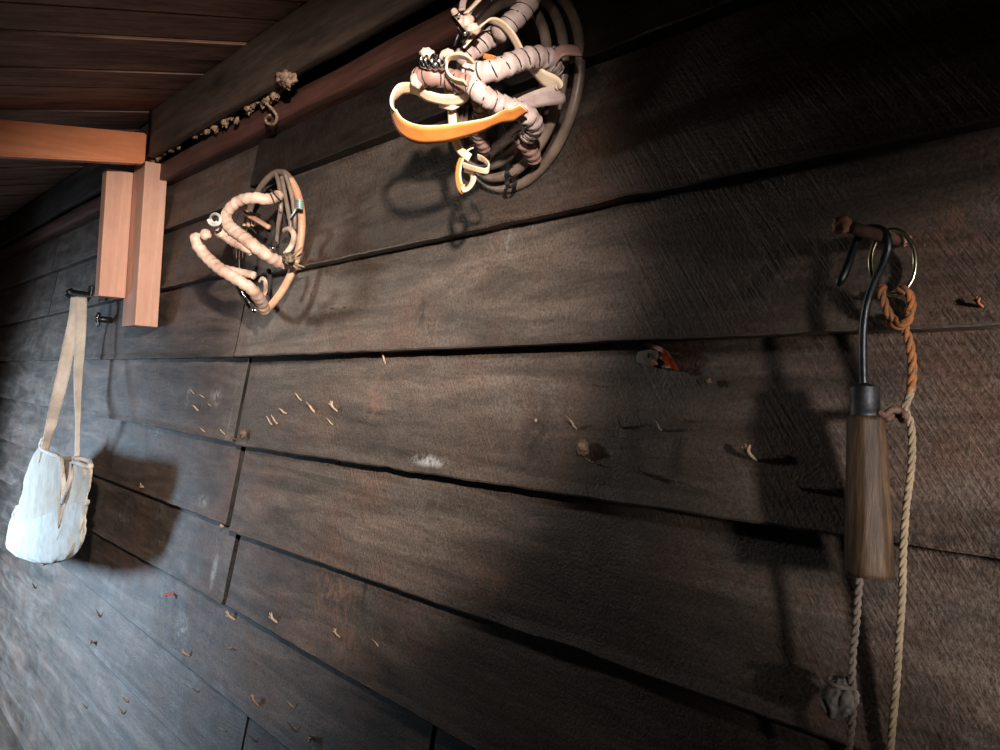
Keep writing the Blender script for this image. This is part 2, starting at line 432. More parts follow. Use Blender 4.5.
# ================================================================== LIGHTS
def area(name, loc, target, size, power, col, sy=None, spread=math.pi):
    l = bpy.data.lights.new(name, 'AREA'); l.energy = power; l.color = col; l.size = size; l.spread = spread
    if sy: l.shape = 'RECTANGLE'; l.size_y = sy
    o = bpy.data.objects.new(name, l); COL.objects.link(o); o.location = loc
    o.rotation_euler = (Vector(target)-Vector(loc)).to_track_quat('-Z', 'Y').to_euler(); return o
def spot(name, loc, target, power, col, ang, blend, rad):
    l = bpy.data.lights.new(name, 'SPOT'); l.energy = power; l.color = col; l.spot_size = math.radians(ang); l.spot_blend = blend; l.shadow_soft_size = rad
    o = bpy.data.objects.new(name, l); COL.objects.link(o); o.location = loc
    o.rotation_euler = (Vector(target)-Vector(loc)).to_track_quat('-Z', 'Y').to_euler(); return o
spot('doorway_daylight', (-4.9, -2.0, 1.20), (-4.1, 0, .62), 640, (.55, .77, 1.0), 84, .85, .30)
spot('lamp_front', (.40, -1.05, 2.06), P(240, 385), 610, (1, .88, .78), 35, .9, .03)
spot('hoop_fill', (.15, -1.65, 1.98), P(492, 85, -.15), 15, (1, .89, .80), 10.5, .4, .03)  # added spot without a source in the room, brightens the large hoop
spot('lamp_high', (-2.7, -.60, 1.98), (-1.3, 0, 1.22), 17, (1, .92, .82), 66, .7, .06)
spot('lamp_right', (1.15, -.66, 1.70), (.0, 0, 1.60), 290, (1, .91, .84), 24, .35, .08)
w = bpy.data.worlds.new('world'); S.world = w; w.use_nodes = True
w.node_tree.nodes['Background'].inputs[0].default_value = (.8, .8, .8, 1)
w.node_tree.nodes['Background'].inputs[1].default_value = .014
S.view_settings.view_transform = 'Standard'; S.view_settings.look = 'None'; S.view_settings.gamma = 1
S.view_settings.exposure = 0.0
# ==THINGS==
def Q(l): return [P(x, y, Y) for x, y, Y in l]
# ================================================================== NEW LUMBER: BEAM AND POSTS
Xp = P(164, 230, -.042).x; Xq = Xp-.11
yR = -.042; yM = PX(141, 230, Xp).y; yL = PX(103, 230, Xq).y
zb1 = PX(143, 326, Xp).z; zb2 = PX(112, 297, Xq).z; zt_ = PX(150, 166, Xp).z
bm = bmesh.new(); box(bm, (Xp-.135, yM, zb1), (Xp, yR, zt_+.012), .003)
o = obj('lumber_post', bm, 'lum_p', None, False); recenter(o, Vector((Xp, yM, zb1)))
tag(o, 'longer pinkish new lumber post, right one of the hanging pair, against the plank wall', 'post')
bm = bmesh.new(); box(bm, (Xq-.05, yL, zb2), (Xq, yM-.001, zt_-.004), .003)
o = obj('lumber_post', bm, 'lum_p', None, False); recenter(o, Vector((Xq, yL, zb2)))
tag(o, 'shorter pinkish new lumber post, left one of the hanging pair under the orange beam', 'post')
Xb = Xp+.045
e0, e1 = PX(147, 133, Xb), PX(148, 163.5, Xb); l0, l1 = PX(0, 119, Xb), PX(0, 156, Xb)
print('beam', e0, e1, l0, l1)
k0 = (l0.z-e0.z)/(l0.y-e0.y); k1 = (l1.z-e1.z)/(l1.y-e1.y); Yf = -1.3
c = []
for X in (Xb-.040, Xb):
    for Y in (Yf, e0.y):
        for z in (e1.z+k1*(Y-e1.y), e0.z+k0*(Y-e0.y)): c.append((X, Y, z))
bm = bmesh.new(); hexa(bm, c, .004)
o = obj('lumber_beam', bm, 'lum_o', None, False); recenter(o, e1.copy())
tag(o, 'orange new lumber beam running level from the left edge across the post tops', 'beam')

# ================================================================== HAY HOOK ON THE RIGHT
pg = P(911, 241, -.02); 
def alongpeg(px):                                   # point of the peg that shows at this column
    lo, hi = -.4, -.01
    for _ in range(40):
        m = (lo+hi)/2; p = Vector((pg.x, m, pg.z)); v = R.transposed() @ (p-CAM); x = 500+F*v.x/-v.z
        if x > px: hi = m
        else: lo = m
    return Vector((pg.x, m, pg.z))
tip = alongpeg(838); print('peg', pg, tip)
pp = thing('wall_peg', pg, 'stubby brown wooden peg with pale broken tip holding the hay hook and ring', 'peg')
bm = bmesh.new(); tube(bm, cat([Vector((pg.x, .0, pg.z)), alongpeg(880)+Vector((0, 0, -.002)), alongpeg(850)], 8), lambda u: .0058, 12, rfun=lambda L, a: 1+.1*noise.noise(Vector((L*90, a, 2))))
obj('shaft', bm, 'peg', pp)
bm = bmesh.new(); lump(bm, tip+Vector((0, .004, 0)), (.0072, .008, .0078), .25, 3, 3, 2); obj('broken_tip', bm, 'peg_t', pp)
bm = bmesh.new(); lump(bm, Vector((pg.x, -.036, pg.z)), (.0076, .011, .0070), .22, 5, 3, 2); obj('split_collar', bm, 'peg_t', pp)

yk = alongpeg(880).y                                 # where the hook hangs on the peg
h0 = P(866, 400, yk)
hk = thing('hay_hook', h0, 'steel hay hook with turned wooden handle hanging from the wall peg', 'hook')
wp = Q([(838, 286, yk-.022), (843, 276, yk-.020), (848, 264, yk-.016), (855, 244, yk-.008), (863, 231, yk-.002), (876, 228, yk), (886, 234, yk), (888, 247, yk), (883, 263, yk), (875, 280, yk), (868, 300, yk), (864, 322, yk), (863, 350, yk), (864, 392, yk)])
hr = pr(4.3, h0)
bm = bmesh.new(); pts = cat(wp, 8)
tube(bm, pts, lambda u: hr*(.45+.65*min(1, u/.05)) if u < .05 else hr*(1.1-.15*min(1, (u-.05)/.2)), 12)
obj('hook_shank', bm, 'iron', hk)
fa, fb = P(864.5, 387, yk), P(865.5, 417, yk); fr_ = pr(14.5, h0)
bm = bmesh.new()
tube(bm, [fa.lerp(fb, t) for t in (0, .03, .1, .5, .85, .88, .94, 1)], lambda u: fr_*(1.0 if u < .7 else 1.04), 24, cap=True)
obj('ferrule', bm, 'ferrule', hk)
ha, hb = P(866, 416, yk), P(869.5, 576, yk); ra, rb = pr(18.0, ha), pr(23.5, hb)
bm = bmesh.new(); N = 40; rings = []
for i in range(N+1):
    u = i/N; c = ha.lerp(hb, u); r = ra+(rb-ra)*min(1, u*1.15)**.9
    if u > .985: r *= .96
    ring = []
    for k in range(32):
        an = 2*math.pi*k/32; q = math.pi/4
        f = 1/math.cos(((an+q/2) % q)-q/2); f = 1+(f/1.04-1)*.75     # softly eight-sided
        ring.append(bm.verts.new(c+Vector((math.cos(an)*r*f, math.sin(an)*r*f, 0))))
    rings.append(ring)
for A, B in zip(rings, rings[1:]):
    for k in range(32): bm.faces.new((A[k], A[(k+1) % 32], B[(k+1) % 32], B[k]))
bm.faces.new(rings[0]); bm.faces.new(rings[-1])
o = obj('handle', bm, 'handle', hk)
# ring with its cord
yr = -.052
rc = P(893, 263, yr); rg = thing('metal_ring', rc, 'thin shiny metal ring hanging on the peg behind the hay hook', 'ring')
rp = []
for i in range(40):
    an = 2*math.pi*i/40; x = 893+22.5*math.cos(an); y = 262.5+32.5*math.sin(an)
    rp.append(P(x, y, yr+.010*math.cos(an)))
bm = bmesh.new(); tube(bm, rp, pr(2.6, rc), 10, closed=True); o = obj('band', bm, 'ring', rg)
rg2 = rg
# cord
yc = -.046
cl = [(899, 290, yr), (906, 291, yr), (911, 300, yc), (911, 309, yc), (906, 318, yc), (905, 328, yc), (910, 345, yc), (912.5, 370, yc), (910, 394, yc), (905, 408, yc), (910, 422, yc), (912, 440, yc), (911, 470, yc), (906, 508, yc), (903, 554, yc), (902, 600, yc), (899, 640, yc), (897, 674, yc), (893, 719, yc), (890, 756, yc), (889, 790, yc), (888, 840, yc)]
cd = thing('twisted_cord', P(905, 300, yc), 'long three-strand tan twine cord hanging from the metal ring beside the hook handle', 'cord')
cp = cat(Q(cl), 8)
bm = bmesh.new(); rope(bm, cp[:64], pr(4.6, cp[0]), 3); obj('orange_upper_cord', bm, 'rope_o', cd)['label'] = 'orange stained upper end of the cord'
bm = bmesh.new(); rope(bm, cp[62:], pr(4.0, cp[0]), 3); obj('cord', bm, 'rope', cd)
bm = bmesh.new(); rope(bm, cat(Q([(884, 286, yr-.006), (881, 292, yr-.008), (884, 302, yr-.006), (888, 312, yr-.004), (894, 320, yc-.006), (901, 324, yc-.008), (908, 320, yc-.006), (910, 312, yc-.006)]), 8), pr(4.4, rc), 3)
rope(bm, cat(Q([(886, 322, yc), (893, 326, yc-.009), (902, 326, yc-.010), (907, 322, yc-.006)]), 6), pr(4, rc), 3)
obj('knot', bm, 'rope_o', cd)
for q, s in (((880, 292), 5), ((898, 322), 6)):
    pass
bm = bmesh.new(); tube(bm, cat(Q([(879, 412, yk), (885, 415, yk+.002), (892, 410, yk+.006), (900, 411, yc-.006), (906, 416, yc-.006), (903, 420, yc), (897, 414, yc+.004), (887, 419, yk+.006)]), 7), pr(3.6, rc), 8)
lp = obj('cord_loop', bm, 'peg', cd); lp['label'] = 'dark leather loop tying the cord to the hook handle'
# lower string and rag knot
sp = thing('grey_string', P(858, 577, yk), 'thin grey twisted string hanging below the wooden hook handle', 'string')
bm = bmesh.new(); spp = cat(Q([(860, 572, yk), (858.5, 590, yk), (856, 625, yk), (853, 650, yk), (852, 680, yk), (853, 700, yk), (852, 720, yk), (849, 750, yk), (847, 800, yk)]), 10)
rope(bm, spp, pr(4.2, spp[0]), 2, pr(20, spp[0])); obj('strands', bm, 'rope_d', sp)
kc = P(840, 698, yk)
kt = thing('rag_knot', kc, 'crumpled grey rag knot tied on the string at the lower right', 'rag')
bm = bmesh.new(); u = pr(1, kc)
bmesh.ops.create_icosphere(bm, subdivisions=5, radius=1)
for v in bm.verts:
    d = v.co.copy(); z = d.z
    wd = (1.0-.42*max(0, z))*(1+.22*noise.noise(d*1.6+Vector((4, 1, 2))))
    fold = .17*math.sin(math.atan2(d.y, d.x)*7+z*2.2+3*noise.noise(d*1.5))*(1-abs(z)**3)
    s = wd*(1+fold)*(1+.1*noise.noise(d*6))
    v.co = kc+Vector((d.x*19*u*s-.004*z*-1, d.y*15*u*s, d.z*22*u*(1+.15*noise.noise(d*3))))
obj('rag', bm, 'rag', kt)
bm = bmesh.new(); tube(bm, cat([kc+Vector((-.006, -.012, .016)), kc+Vector((.006, -.014, .014)), kc+Vector((.013, 0, .012)), kc+Vector((.004, .012, .013)), kc+Vector((-.010, .008, .015))], 6, True), .0022, 8, True)
obj('tie', bm, 'rope_d', kt)

# ================================================================== LARGE HOOP
HX = P(545, 90, -.05)
def YY(*a): return a
ho = thing('bentwood_hoop', P(507, 187, -.045), 'larger coiled bentwood hoop with grey-pink leather wrapped rods and orange strap at top', 'hoop')
A_, B_ = P(578, 52, -.04), P(509, 187, -.04); Rr = abs(A_.x-B_.x); cz = B_.z+Rr
# the coils: a circle through the right-hand and lowest points
def coil(rad, y, cx, cz):
    return [Vector((cx+rad*math.cos(t*math.pi/32), y, cz+rad*math.sin(t*math.pi/32))) for t in range(64)]
print('hoop1', A_, B_, Rr, cz)
for i, (dr, y) in enumerate(((0, -.035), (.013, -.052), (.027, -.069))):
    bm = bmesh.new(); tube(bm, coil(Rr-dr, y, B_.x, cz), lambda u: .0072, 12, True, rfun=lambda L, a: 1+.06*noise.noise(Vector((L*8, a, i))))
    obj('hoop_coil', bm, 'rattan', ho)
u1 = dep(HX)/F
def wrapped(parent, pts, rpx, mat, name='wrapped_rod', thread=True, pitch=None, uu=None):
    uu = uu or u1; pts = cat(Q(pts), 10); r = rpx*uu; pitch = pitch or r*1.05
    bm = bmesh.new(); wraptube(bm, pts, r, pitch); o = obj(name, bm, mat, parent)
    if thread:
        bm = bmesh.new(); tube(bm, helix(pts, r*.985, pitch, 0, 12), r*.075, 5); obj('binding_thread', bm, 'thread', o)
        o.children[0].matrix_parent_inverse = Matrix.Identity(4); 
    return o
W1 = [
 ([(536, -22, -.10), (530, 0, -.11), (515, 19, -.13), (497, 34, -.15)], 10, 'wrap', None),
 ([(499, 33, -.13), (484, 42, -.15), (468, 54, -.17), (460, 60, -.18)], 9.5, 'wrap', None),
 ([(468, 73, -.20), (485, 72, -.19), (501, 68, -.175), (517, 61, -.155), (535, 57, -.13), (547, 59, -.11), (554, 68, -.09)], 10.2, 'wrap', None),
 ([(471, 84, -.20), (483, 95, -.19), (498, 103, -.17), (514, 109, -.15), (528, 116, -.13), (534, 126, -.11), (528, 135, -.10)], 9.2, 'wrap', None),
 ([(519, 133, -.10), (524, 142, -.09), (530, 150, -.075), (534, 158, -.06)], 8, 'wrap_d', None),
 ([(419, 78, -.24), (432, 76, -.235), (446, 78, -.22), (460, 82, -.21), (472, 84, -.20)], 9.5, 'wrap_d', None),
 ([(478, 100, -.16), (481, 110, -.15), (478, 120, -.14), (479, 136, -.12), (484, 148, -.10), (482, 160, -.07)], 7, 'wrap_d', None),
]
for pts, r, mt, _ in W1: wrapped(ho, pts, r, mt)
# metal spiral and its leather end
bm = bmesh.new(); sp_ = cat(Q([(424, 60, -.25), (434, 62, -.245), (446, 62, -.235)]), 10)
tube(bm, helix(sp_, 7.0*u1*.85, 5.6*u1, 0, 14), 1.7*u1, 8); obj('metal_spiral', bm, 'chrome', ho)
bm = bmesh.new(); lump(bm, P(427, 54, -.25), (8*u1, 7*u1, 5*u1), .15, 2, 3); lump(bm, P(447, 55, -.235), (8*u1, 6*u1, 5*u1), .15, 8, 3); lump(bm, P(418, 80, -.245), (6*u1, 7*u1, 8*u1), .15, 9, 3)
obj('leather_end', bm, 'wrap_t', ho)
def strap(parent, pts, wpx, mat, side, tpx=1.6, name='strap', uu=None, n=10, m2=None):
    uu = uu or u1; bm = bmesh.new(); pts = cat(Q(pts), n)
    ribbon(bm, pts, wpx if callable(wpx) else wpx*uu, tpx*uu, side, m_in=1 if m2 else None)
    return obj(name, bm, [mat, m2] if m2 else mat, parent)
view1 = (CAM-HX).normalized(); upv = Vector((0, 0, 1))
def sd(a, b=0, c=0):                                # strap width direction in (towards camera, up, right) terms
    rt = view1.cross(upv)*-1
    return (view1*a+upv*b+rt*c).normalized()
def sdf(keys):
    def f(u):
        for (u0, v0), (u2, v2) in zip(keys, keys[1:]):
            if u <= u2: return v0.lerp(v2, (u-u0)/(u2-u0)).normalized()
        return keys[-1][1]
    return f
# big loop hanging out to the left: its width stands half towards the viewer
strap(ho, [(470, 84, -.19), (467, 93, -.195), (459, 99, -.20), (444, 100, -.21), (428, 96, -.225), (415, 89, -.235), (402, 89, -.245), (394, 99, -.25), (394, 113, -.245), (402, 127, -.24), (418, 134, -.23), (440, 134, -.215), (462, 130, -.20), (482, 125, -.185), (500, 118, -.17), (513, 114, -.165), (524, 108, -.16)],
      lambda u: (13+10*math.sin(min(1, max(0, (u-.35)/.5))*math.pi))*u1, 'strapc', sd(.80, .60, .12), 1.8, m2='strapo')
strap(ho, [(505, 112, -.13), (522, 104, -.12), (540, 98, -.11), (556, 95, -.10), (561, 92, -.095), (556, 85, -.10), (544, 78, -.11), (534, 68, -.12), (527, 58, -.13)],
      lambda u: (10+9*math.sin(u*math.pi))*u1, 'strapc', sd(.45, .75, -.3), 1.8, m2='wrap')
strap(ho, [(463, 47, -.19), (470, 39, -.185), (478, 28, -.18), (489, 21, -.17), (500, 23, -.16), (509, 31, -.15), (516, 42, -.14), (522, 54, -.13)], 9, 'strapc', sd(.75, .3, .6), 1.7)
strap(ho, [(466, 83, -.225), (454, 80, -.23), (447, 72, -.235), (448, 61, -.235), (456, 56, -.235), (466, 57, -.23), (472, 63, -.22)], 9, 'strapc', sd(.85, .3, .1), 1.8)
strap(ho, [(441, 66, -.21), (447, 84, -.21), (450, 100, -.20), (452, 112, -.19), (453, 125, -.185), (455, 138, -.18), (460, 150, -.17), (470, 158, -.16)], 8.5, 'strapc', sd(.35, -.2, .9), 2.2)
strap(ho, [(474, 146, -.155), (466, 151, -.16), (460, 162, -.165), (458, 176, -.165), (461, 188, -.165), (468, 188, -.165), (473, 180, -.16), (472, 171, -.16), (466, 168, -.158)], 9, 'strapc', sd(.8, .2, .55), 1.8, m2='strapo')
strap(ho, [(463, 165, -.17), (475, 169, -.17), (486, 171, -.165), (489, 166, -.16), (484, 160, -.155), (478, 157, -.15)], 6, 'strapc', sd(.6, .75, 0), 1.2)
strap(ho, [(484, 56, -.15), (493, 58, -.15), (504, 63, -.15)], 5, 'strapo', sd(.1, .9, 0), 2)
strap(ho, [(440, 104, -.20), (452, 106, -.20), (462, 100, -.19)], 7, 'strapc', sd(.3, .9, 0), 2)
# metal fittings
bm = bmesh.new(); lump(bm, P(554, 58, -.10), (4.5*u1,)*3, .2, 4, 3); lump(bm, P(556, 49, -.10), (5*u1, 4*u1, 4*u1), .2, 9, 3); obj('metal_clip', bm, 'chrome', ho)
bm = bmesh.new(); bc = P(565, 62, -.085)
ribbon(bm, cat([bc+Vector((-.014, .0, -.014)), bc+Vector((-.004, -.016, -.004)), bc+Vector((.010, -.014, .008)), bc+Vector((.016, .010, .012))], 8), 13*u1, 2.4*u1, Vector((-.5, 0, .8)))
obj('rim_binding', bm, 'wrap_d', ho)
bm = bmesh.new()
for px_, py_ in ((511, 163), (511, 172), (511, 183)):
    c = P(px_, py_, -.06); tube(bm, [c+Vector((-4*u1, 0, 0)), c+Vector((4*u1, 0, 0))], 5.2*u1, 14, cap=False)
obj('rim_band', bm, 'ferrule', ho)
# upper buckle group
bm = bmesh.new()
lump(bm, P(466, 22, -.20), (8*u1, 7*u1, 7*u1), .25, 12, 3); lump(bm, P(473, 29, -.195), (7*u1, 6*u1, 5*u1), .25, 14, 3)
tube(bm, cat(Q([(454, 11, -.20), (458, 18, -.20), (464, 26, -.20)]), 6), 3.4*u1, 10); obj('leather_knot', bm, 'wrap_t', ho)
bm = bmesh.new()
tube(bm, cat(Q([(453, 18, -.215), (459, 26, -.215), (466, 34, -.21)]), 6), 2.2*u1, 8); tube(bm, cat(Q([(453, 18, -.215), (460, 14, -.21)]), 4), 1.6*u1, 8)
obj('buckle', bm, 'chrome', ho)
bm = bmesh.new()
for a_, b2 in (((470, 14, -.19), (488, -8, -.16)), ((476, 17, -.19), (492, 2, -.16)), ((492, 2, -.16), (488, -8, -.16)), ((461, 27, -.205), (454, 46, -.21)), ((466, 34, -.205), (462, 42, -.20))):
    tube(bm, Q([a_, b2]), 1.2*u1, 7)
obj('wire_frame', bm, 'iron', ho)
strap(ho, [(462, 10, -.20), (464, 0, -.19), (472, -10, -.18)], 6, 'wrap', sd(.3, 0, .9), 2)
strap(ho, [(466, 13, -.195), (475, 4, -.18), (484, -6, -.17)], 6, 'strapc', sd(.3, .3, .6), 2)
# hanging nail for the hoop
# ================================================================== SMALL HOOP
def T3(x, y): return 170+x/4.165, 150+y/4.165
def q3(l, s=0): return [(*T3(x, y), Y) for x, y, Y in l]
h2 = thing('bentwood_hoop', P(*T3(400, 660), -.05), 'smaller bentwood hoop with pale tan wrapped rods hanging over the board joint', 'hoop')
HX = P(275, 245, -.08); u1 = dep(HX)/F; view1 = (CAM-HX).normalized()
rim_l = cat(Q(q3([(400, 670, -.075), (440, 625, -.07), (480, 565, -.06), (515, 490, -.05), (540, 400, -.045), (549, 310, -.045), (543, 230, -.045), (525, 165, -.05), (500, 120, -.055)])), 8)
bm = bmesh.new(); tube(bm, rim_l, lambda u: 3.9*u1, 12); obj('rim', bm, 'rattan_l', h2)
rim_d = cat(Q(q3([(505, 125, -.055), (475, 95, -.06), (430, 100, -.065), (385, 145, -.07), (345, 215, -.07), (315, 320, -.065), (300, 430, -.06), (305, 540, -.06), (335, 630, -.065), (380, 672, -.07), (402, 668, -.075)])), 8)
bm = bmesh.new(); tube(bm, rim_d, lambda u: 3.3*u1, 12)
obj('dark_rim', bm, 'rattan', h2)['label'] = 'dark inner side of the rim'
bm = bmesh.new()
for l in ([(480, 100, -.07), (505, 180, -.06), (518, 260, -.055), (520, 330, -.05)], [(465, 110, -.07), (482, 200, -.065), (500, 300, -.06), (505, 360, -.055)], [(440, 95, -.08), (455, 150, -.08), (462, 240, -.08), (450, 320, -.075), (442, 400, -.07)]):
    tube(bm, cat(Q(q3(l)), 8), 2.2*u1, 9)
obj('rim_strand', bm, 'rattan', h2)
wrapped(h2, q3([(232, 292, -.17), (245, 250, -.17), (290, 212, -.16), (350, 200, -.145), (410, 205, -.12), (455, 190, -.09)]), 5.6, 'wrap_t', thread=False, pitch=9*u1)
wrapped(h2, q3([(222, 280, -.18), (255, 325, -.17), (320, 375, -.155), (385, 425, -.13), (450, 465, -.09), (505, 470, -.06)]), 6.2, 'wrap_t', thread=False, pitch=9*u1)
wrapped(h2, q3([(108, 350, -.22), (115, 395, -.215), (155, 448, -.20), (215, 500, -.185), (280, 540, -.165), (340, 580, -.14), (375, 625, -.11), (395, 665, -.085)]), 5.8, 'wrap_t', thread=False, pitch=9*u1)
wrapped(h2, q3([(215, 345, -.175), (260, 378, -.165), (310, 402, -.155), (340, 420, -.14)]), 5.0, 'wrap_t', thread=False, pitch=9*u1)
wrapped(h2, q3([(230, 495, -.17), (290, 508, -.155), (350, 522, -.14)]), 3.8, 'wrap_t', thread=False, pitch=9*u1)
bm = bmesh.new(); lump(bm, P(*T3(148, 352), -.215), (5.5*u1,)*3, .12, 21, 3); lump(bm, P(*T3(212, 345), -.18), (5.5*u1,)*3, .15, 22, 3); obj('knob_end', bm, 'wrap_t', h2)
bm = bmesh.new()
tube(bm, cat(Q([(215 + (3+i*.22)*math.cos(i*.55), 219 + (3.2+i*.22)*math.sin(i*.55), -.185-.002*i) for i in range(18)]), 4), 1.5*u1, 8)
obj('pale_spiral', bm, 'canvas', h2)
bm = bmesh.new(); tube(bm, cat(Q(q3([(308, 262, -.11), (350, 285, -.10), (412, 322, -.09)])), 6), 2.6*u1, 10); obj('rod', bm, 'rattan_l', h2)
bm = bmesh.new()
for i, xx in enumerate((318, 336, 354, 370)): tube(bm, cat(Q(q3([(xx, 255+4*i, -.085), (xx-10, 320-2*i, -.085)])), 4), 2.1*u1, 8)
obj('slat_bundle', bm, 'rattan_l', h2); bm = bmesh.new()
for i, xx in enumerate((285, 297, 311)): tube(bm, cat(Q(q3([(xx, 408+4*i, -.095), (xx-4, 458-3*i, -.095)])), 4), 1.7*u1, 8)
obj('slat_bundle', bm, 'rattan_l', h2)
bm = bmesh.new(); tube(bm, cat(Q(q3([(478, 335, -.07), (500, 330, -.075), (516, 355, -.075), (508, 395, -.07), (480, 435, -.08)])), 8), 2.8*u1, 10); obj('curled_end', bm, 'wrap_t', h2)
bm = bmesh.new()
for i in range(9):
    a1 = i*.7; c = (492+22*math.cos(a1), 455+26*math.sin(a1)); d = (492-25*math.cos(a1+.6), 455-24*math.sin(a1+.6))
    tube(bm, cat(Q(q3([(c[0], c[1], -.085), (492+8*math.sin(i*2), 455+8*math.cos(i*3), -.10), (d[0], d[1], -.08)])), 6), 1.5*u1, 7)
for l in ([(500, 450, -.08), (530, 425, -.07), (550, 405, -.065)], [(505, 465, -.08), (535, 480, -.07), (560, 488, -.06)], [(510, 455, -.08), (535, 450, -.07), (548, 440, -.06)], [(505, 470, -.08), (528, 492, -.07), (545, 496, -.06)]):
    tube(bm, cat(Q(q3(l)), 5), lambda u: 1.6*u1*(1-.6*u), 7)
obj('lashing', bm, 'rope', h2)
bm = bmesh.new(); tube(bm, cat(Q(q3([(418, 165, -.135), (440, 190, -.14), (462, 214, -.12)])), 5), .8*u1, 6); obj('binding_thread', bm, 'thread', h2); bm = bmesh.new(); tube(bm, cat(Q(q3([(300, 318, -.12), (335, 325, -.12), (358, 345, -.12)])), 5), .8*u1, 6); obj('binding_thread', bm, 'thread', h2)
bm = bmesh.new()
for k in range(5): tube(bm, cat(Q(q3([(522, 212+k*8, -.06), (536, 208+k*8, -.07), (553, 214+k*8, -.06)])), 5), 1.0*u1, 6)
tube(bm, cat(Q(q3([(525, 245, -.065), (515, 262, -.07), (503, 280, -.07)])), 5), 1.0*u1, 6); obj('wire_tie', bm, 'teal', h2)
bm = bmesh.new()
for l in ([(462, 215, -.07), (458, 280, -.07), (448, 340, -.07), (442, 405, -.07)], [(400, 330, -.075), (425, 360, -.075), (440, 400, -.075)], [(425, 300, -.07), (432, 340, -.08), (415, 390, -.08)], [(410, 500, -.07), (416, 540, -.07), (405, 600, -.07)]):
    tube(bm, cat(Q(q3(l)), 6), 2.7*u1, 8)
obj('dark_strap', bm, 'thread', h2)
strap(h2, q3([(285, 565, -.13), (305, 600, -.13), (330, 640, -.12), (358, 668, -.11)]), 8, 'thread', sd(.3, .3, .8), 2, n=6)
bm = bmesh.new(); tube(bm, cat(Q(q3([(300, 585, -.14), (318, 618, -.14), (332, 640, -.135)])), 5), 1.1*u1, 6); lump(bm, P(*T3(355, 668), -.125), (3.2*u1,)*3, .1, 3, 2); obj('metal_fitting', bm, 'chrome', h2); bm = bmesh.new(); lump(bm, P(*T3(428, 408), -.12), (2.6*u1,)*3, .1, 3, 2); obj('metal_fitting', bm, 'chrome', h2)
strap(h2, q3([(372, 545, -.11), (385, 535, -.11), (398, 550, -.11), (396, 590, -.10), (385, 620, -.10)]), 4, 'wrap_t', sd(.6, .5, .3), 1.5)

# ================================================================== CANVAS FEED BAG
yb = -.19
hkp = P(78, 299, -.07)
nh = thing('coat_hook', hkp, 'small black iron hook holding the canvas bag straps under the short post', 'hook')
bm = bmesh.new(); u2 = dep(hkp)/F
tube(bm, cat([Vector((hkp.x, -.02, hkp.z+.01)), Vector((hkp.x, -.06, hkp.z+.012)), Vector((hkp.x, -.09, hkp.z+.014)), Vector((hkp.x, -.104, hkp.z+.024))], 8), .017, 10); obj('prong', bm, 'iron', nh)
bm = bmesh.new(); box(bm, (hkp.x-.02, -.036, hkp.z-.02), (hkp.x+.02, -.022, hkp.z+.05), .003); obj('plate', bm, 'iron', nh)
bg = thing('canvas_bag', P(48, 562, yb), 'off-white canvas nose bag hanging by two long straps on the left wall', 'bag')
ub = dep(P(50, 500, yb))/F
vb = (CAM-P(50, 500, yb)); vb.z = 0; vb.normalize(); rb_ = Vector((0, 0, 1)).cross(vb)    # to the right as seen
def bagcol(y):                                       # left and right edge of the bag at a row
    tab = [(437, 44, 52), (445, 40, 62), (455, 35, 80), (462, 32, 90), (470, 29, 92), (480, 25, 90), (492, 22, 87), (505, 18, 86), (520, 14, 86), (535, 11, 83), (548, 10, 80), (556, 18, 74), (562, 34, 62), (563.5, 44, 52)]
    for (y0, a0, b0), (y1, a1, b1) in zip(tab, tab[1:]):
        if y <= y1: t = (y-y0)/(y1-y0); return a0+(a1-a0)*t, b0+(b1-b0)*t
    return tab[-1][1:]
def bagpt(an, v, off=0.0):
    """an: angle round the bag (0 = right edge, pi/2 = towards the viewer), v: 0 bottom .. 1 rim"""
    s = math.sin(an); c = math.cos(an)
    top = 457 - 18*max(0, -c)**1.5 + (6*max(0, c)) + 3*math.sin(3*an)          # rim rises to the strap on the left
    if 1.0 < an < 1.75: top += 42*math.exp(-((an-1.32)/.10)**2)                 # the fold where the mouth sags open
    y = 563.5+(top-563.5)*v
    y -= 3*(1-v)*(c+.2) if v < .6 else 0
    a, b = bagcol(max(437, min(563.4, 563.5-(563.5-y))))
    if v > .75: a = a*(1-(v-.75)*.0)+0
    mid, hw = (a+b)/2, (b-a)/2
    w = noise.noise(Vector((c*1.6, s*1.6, v*3.0)))*.14+noise.noise(Vector((c*4, s*4, v*6)))*.09+noise.noise(Vector((c*9, s*9, v*14)))*.035
    hw *= 1+w*.9+off
    p = P(mid+c*hw, y, yb)
    return p+vb*(s*hw*ub*(.78+w*2))
bm = bmesh.new(); NA, NV = 72, 46; g = []
for j in range(NV+1):
    v = j/NV; g.append([bm.verts.new(bagpt(2*math.pi*i/NA, v)) for i in range(NA)])
for j in range(NV):
    for i in range(NA): bm.faces.new((g[j][i], g[j][(i+1) % NA], g[j+1][(i+1) % NA], g[j+1][i]))
bm.faces.new(g[0][::-1])
o = obj('bag_body', bm, 'canvas_u', bg); md = o.modifiers.new('s', 'SOLIDIFY'); md.thickness = .004
bm = bmesh.new(); g = []                             # stiff lower cover with slanting upper hem
for j in range(21):
    row = []
    for i in range(NA):
        an = 2*math.pi*i/NA; hm = .52+.10*math.cos(an)+.05*math.cos(2*an-1.2)
        row.append(bm.verts.new(bagpt(an, .02+(hm-.02)*j/20, .05+(.03 if j > 18 else 0))))
    g.append(row)
for j in range(20):
    for i in range(NA): bm.faces.new((g[j][i], g[j][(i+1) % NA], g[j+1][(i+1) % NA], g[j+1][i]))
o = obj('lower_cover', bm, 'canvas', bg); md = o.modifiers.new('s', 'SOLIDIFY'); md.thickness = .004
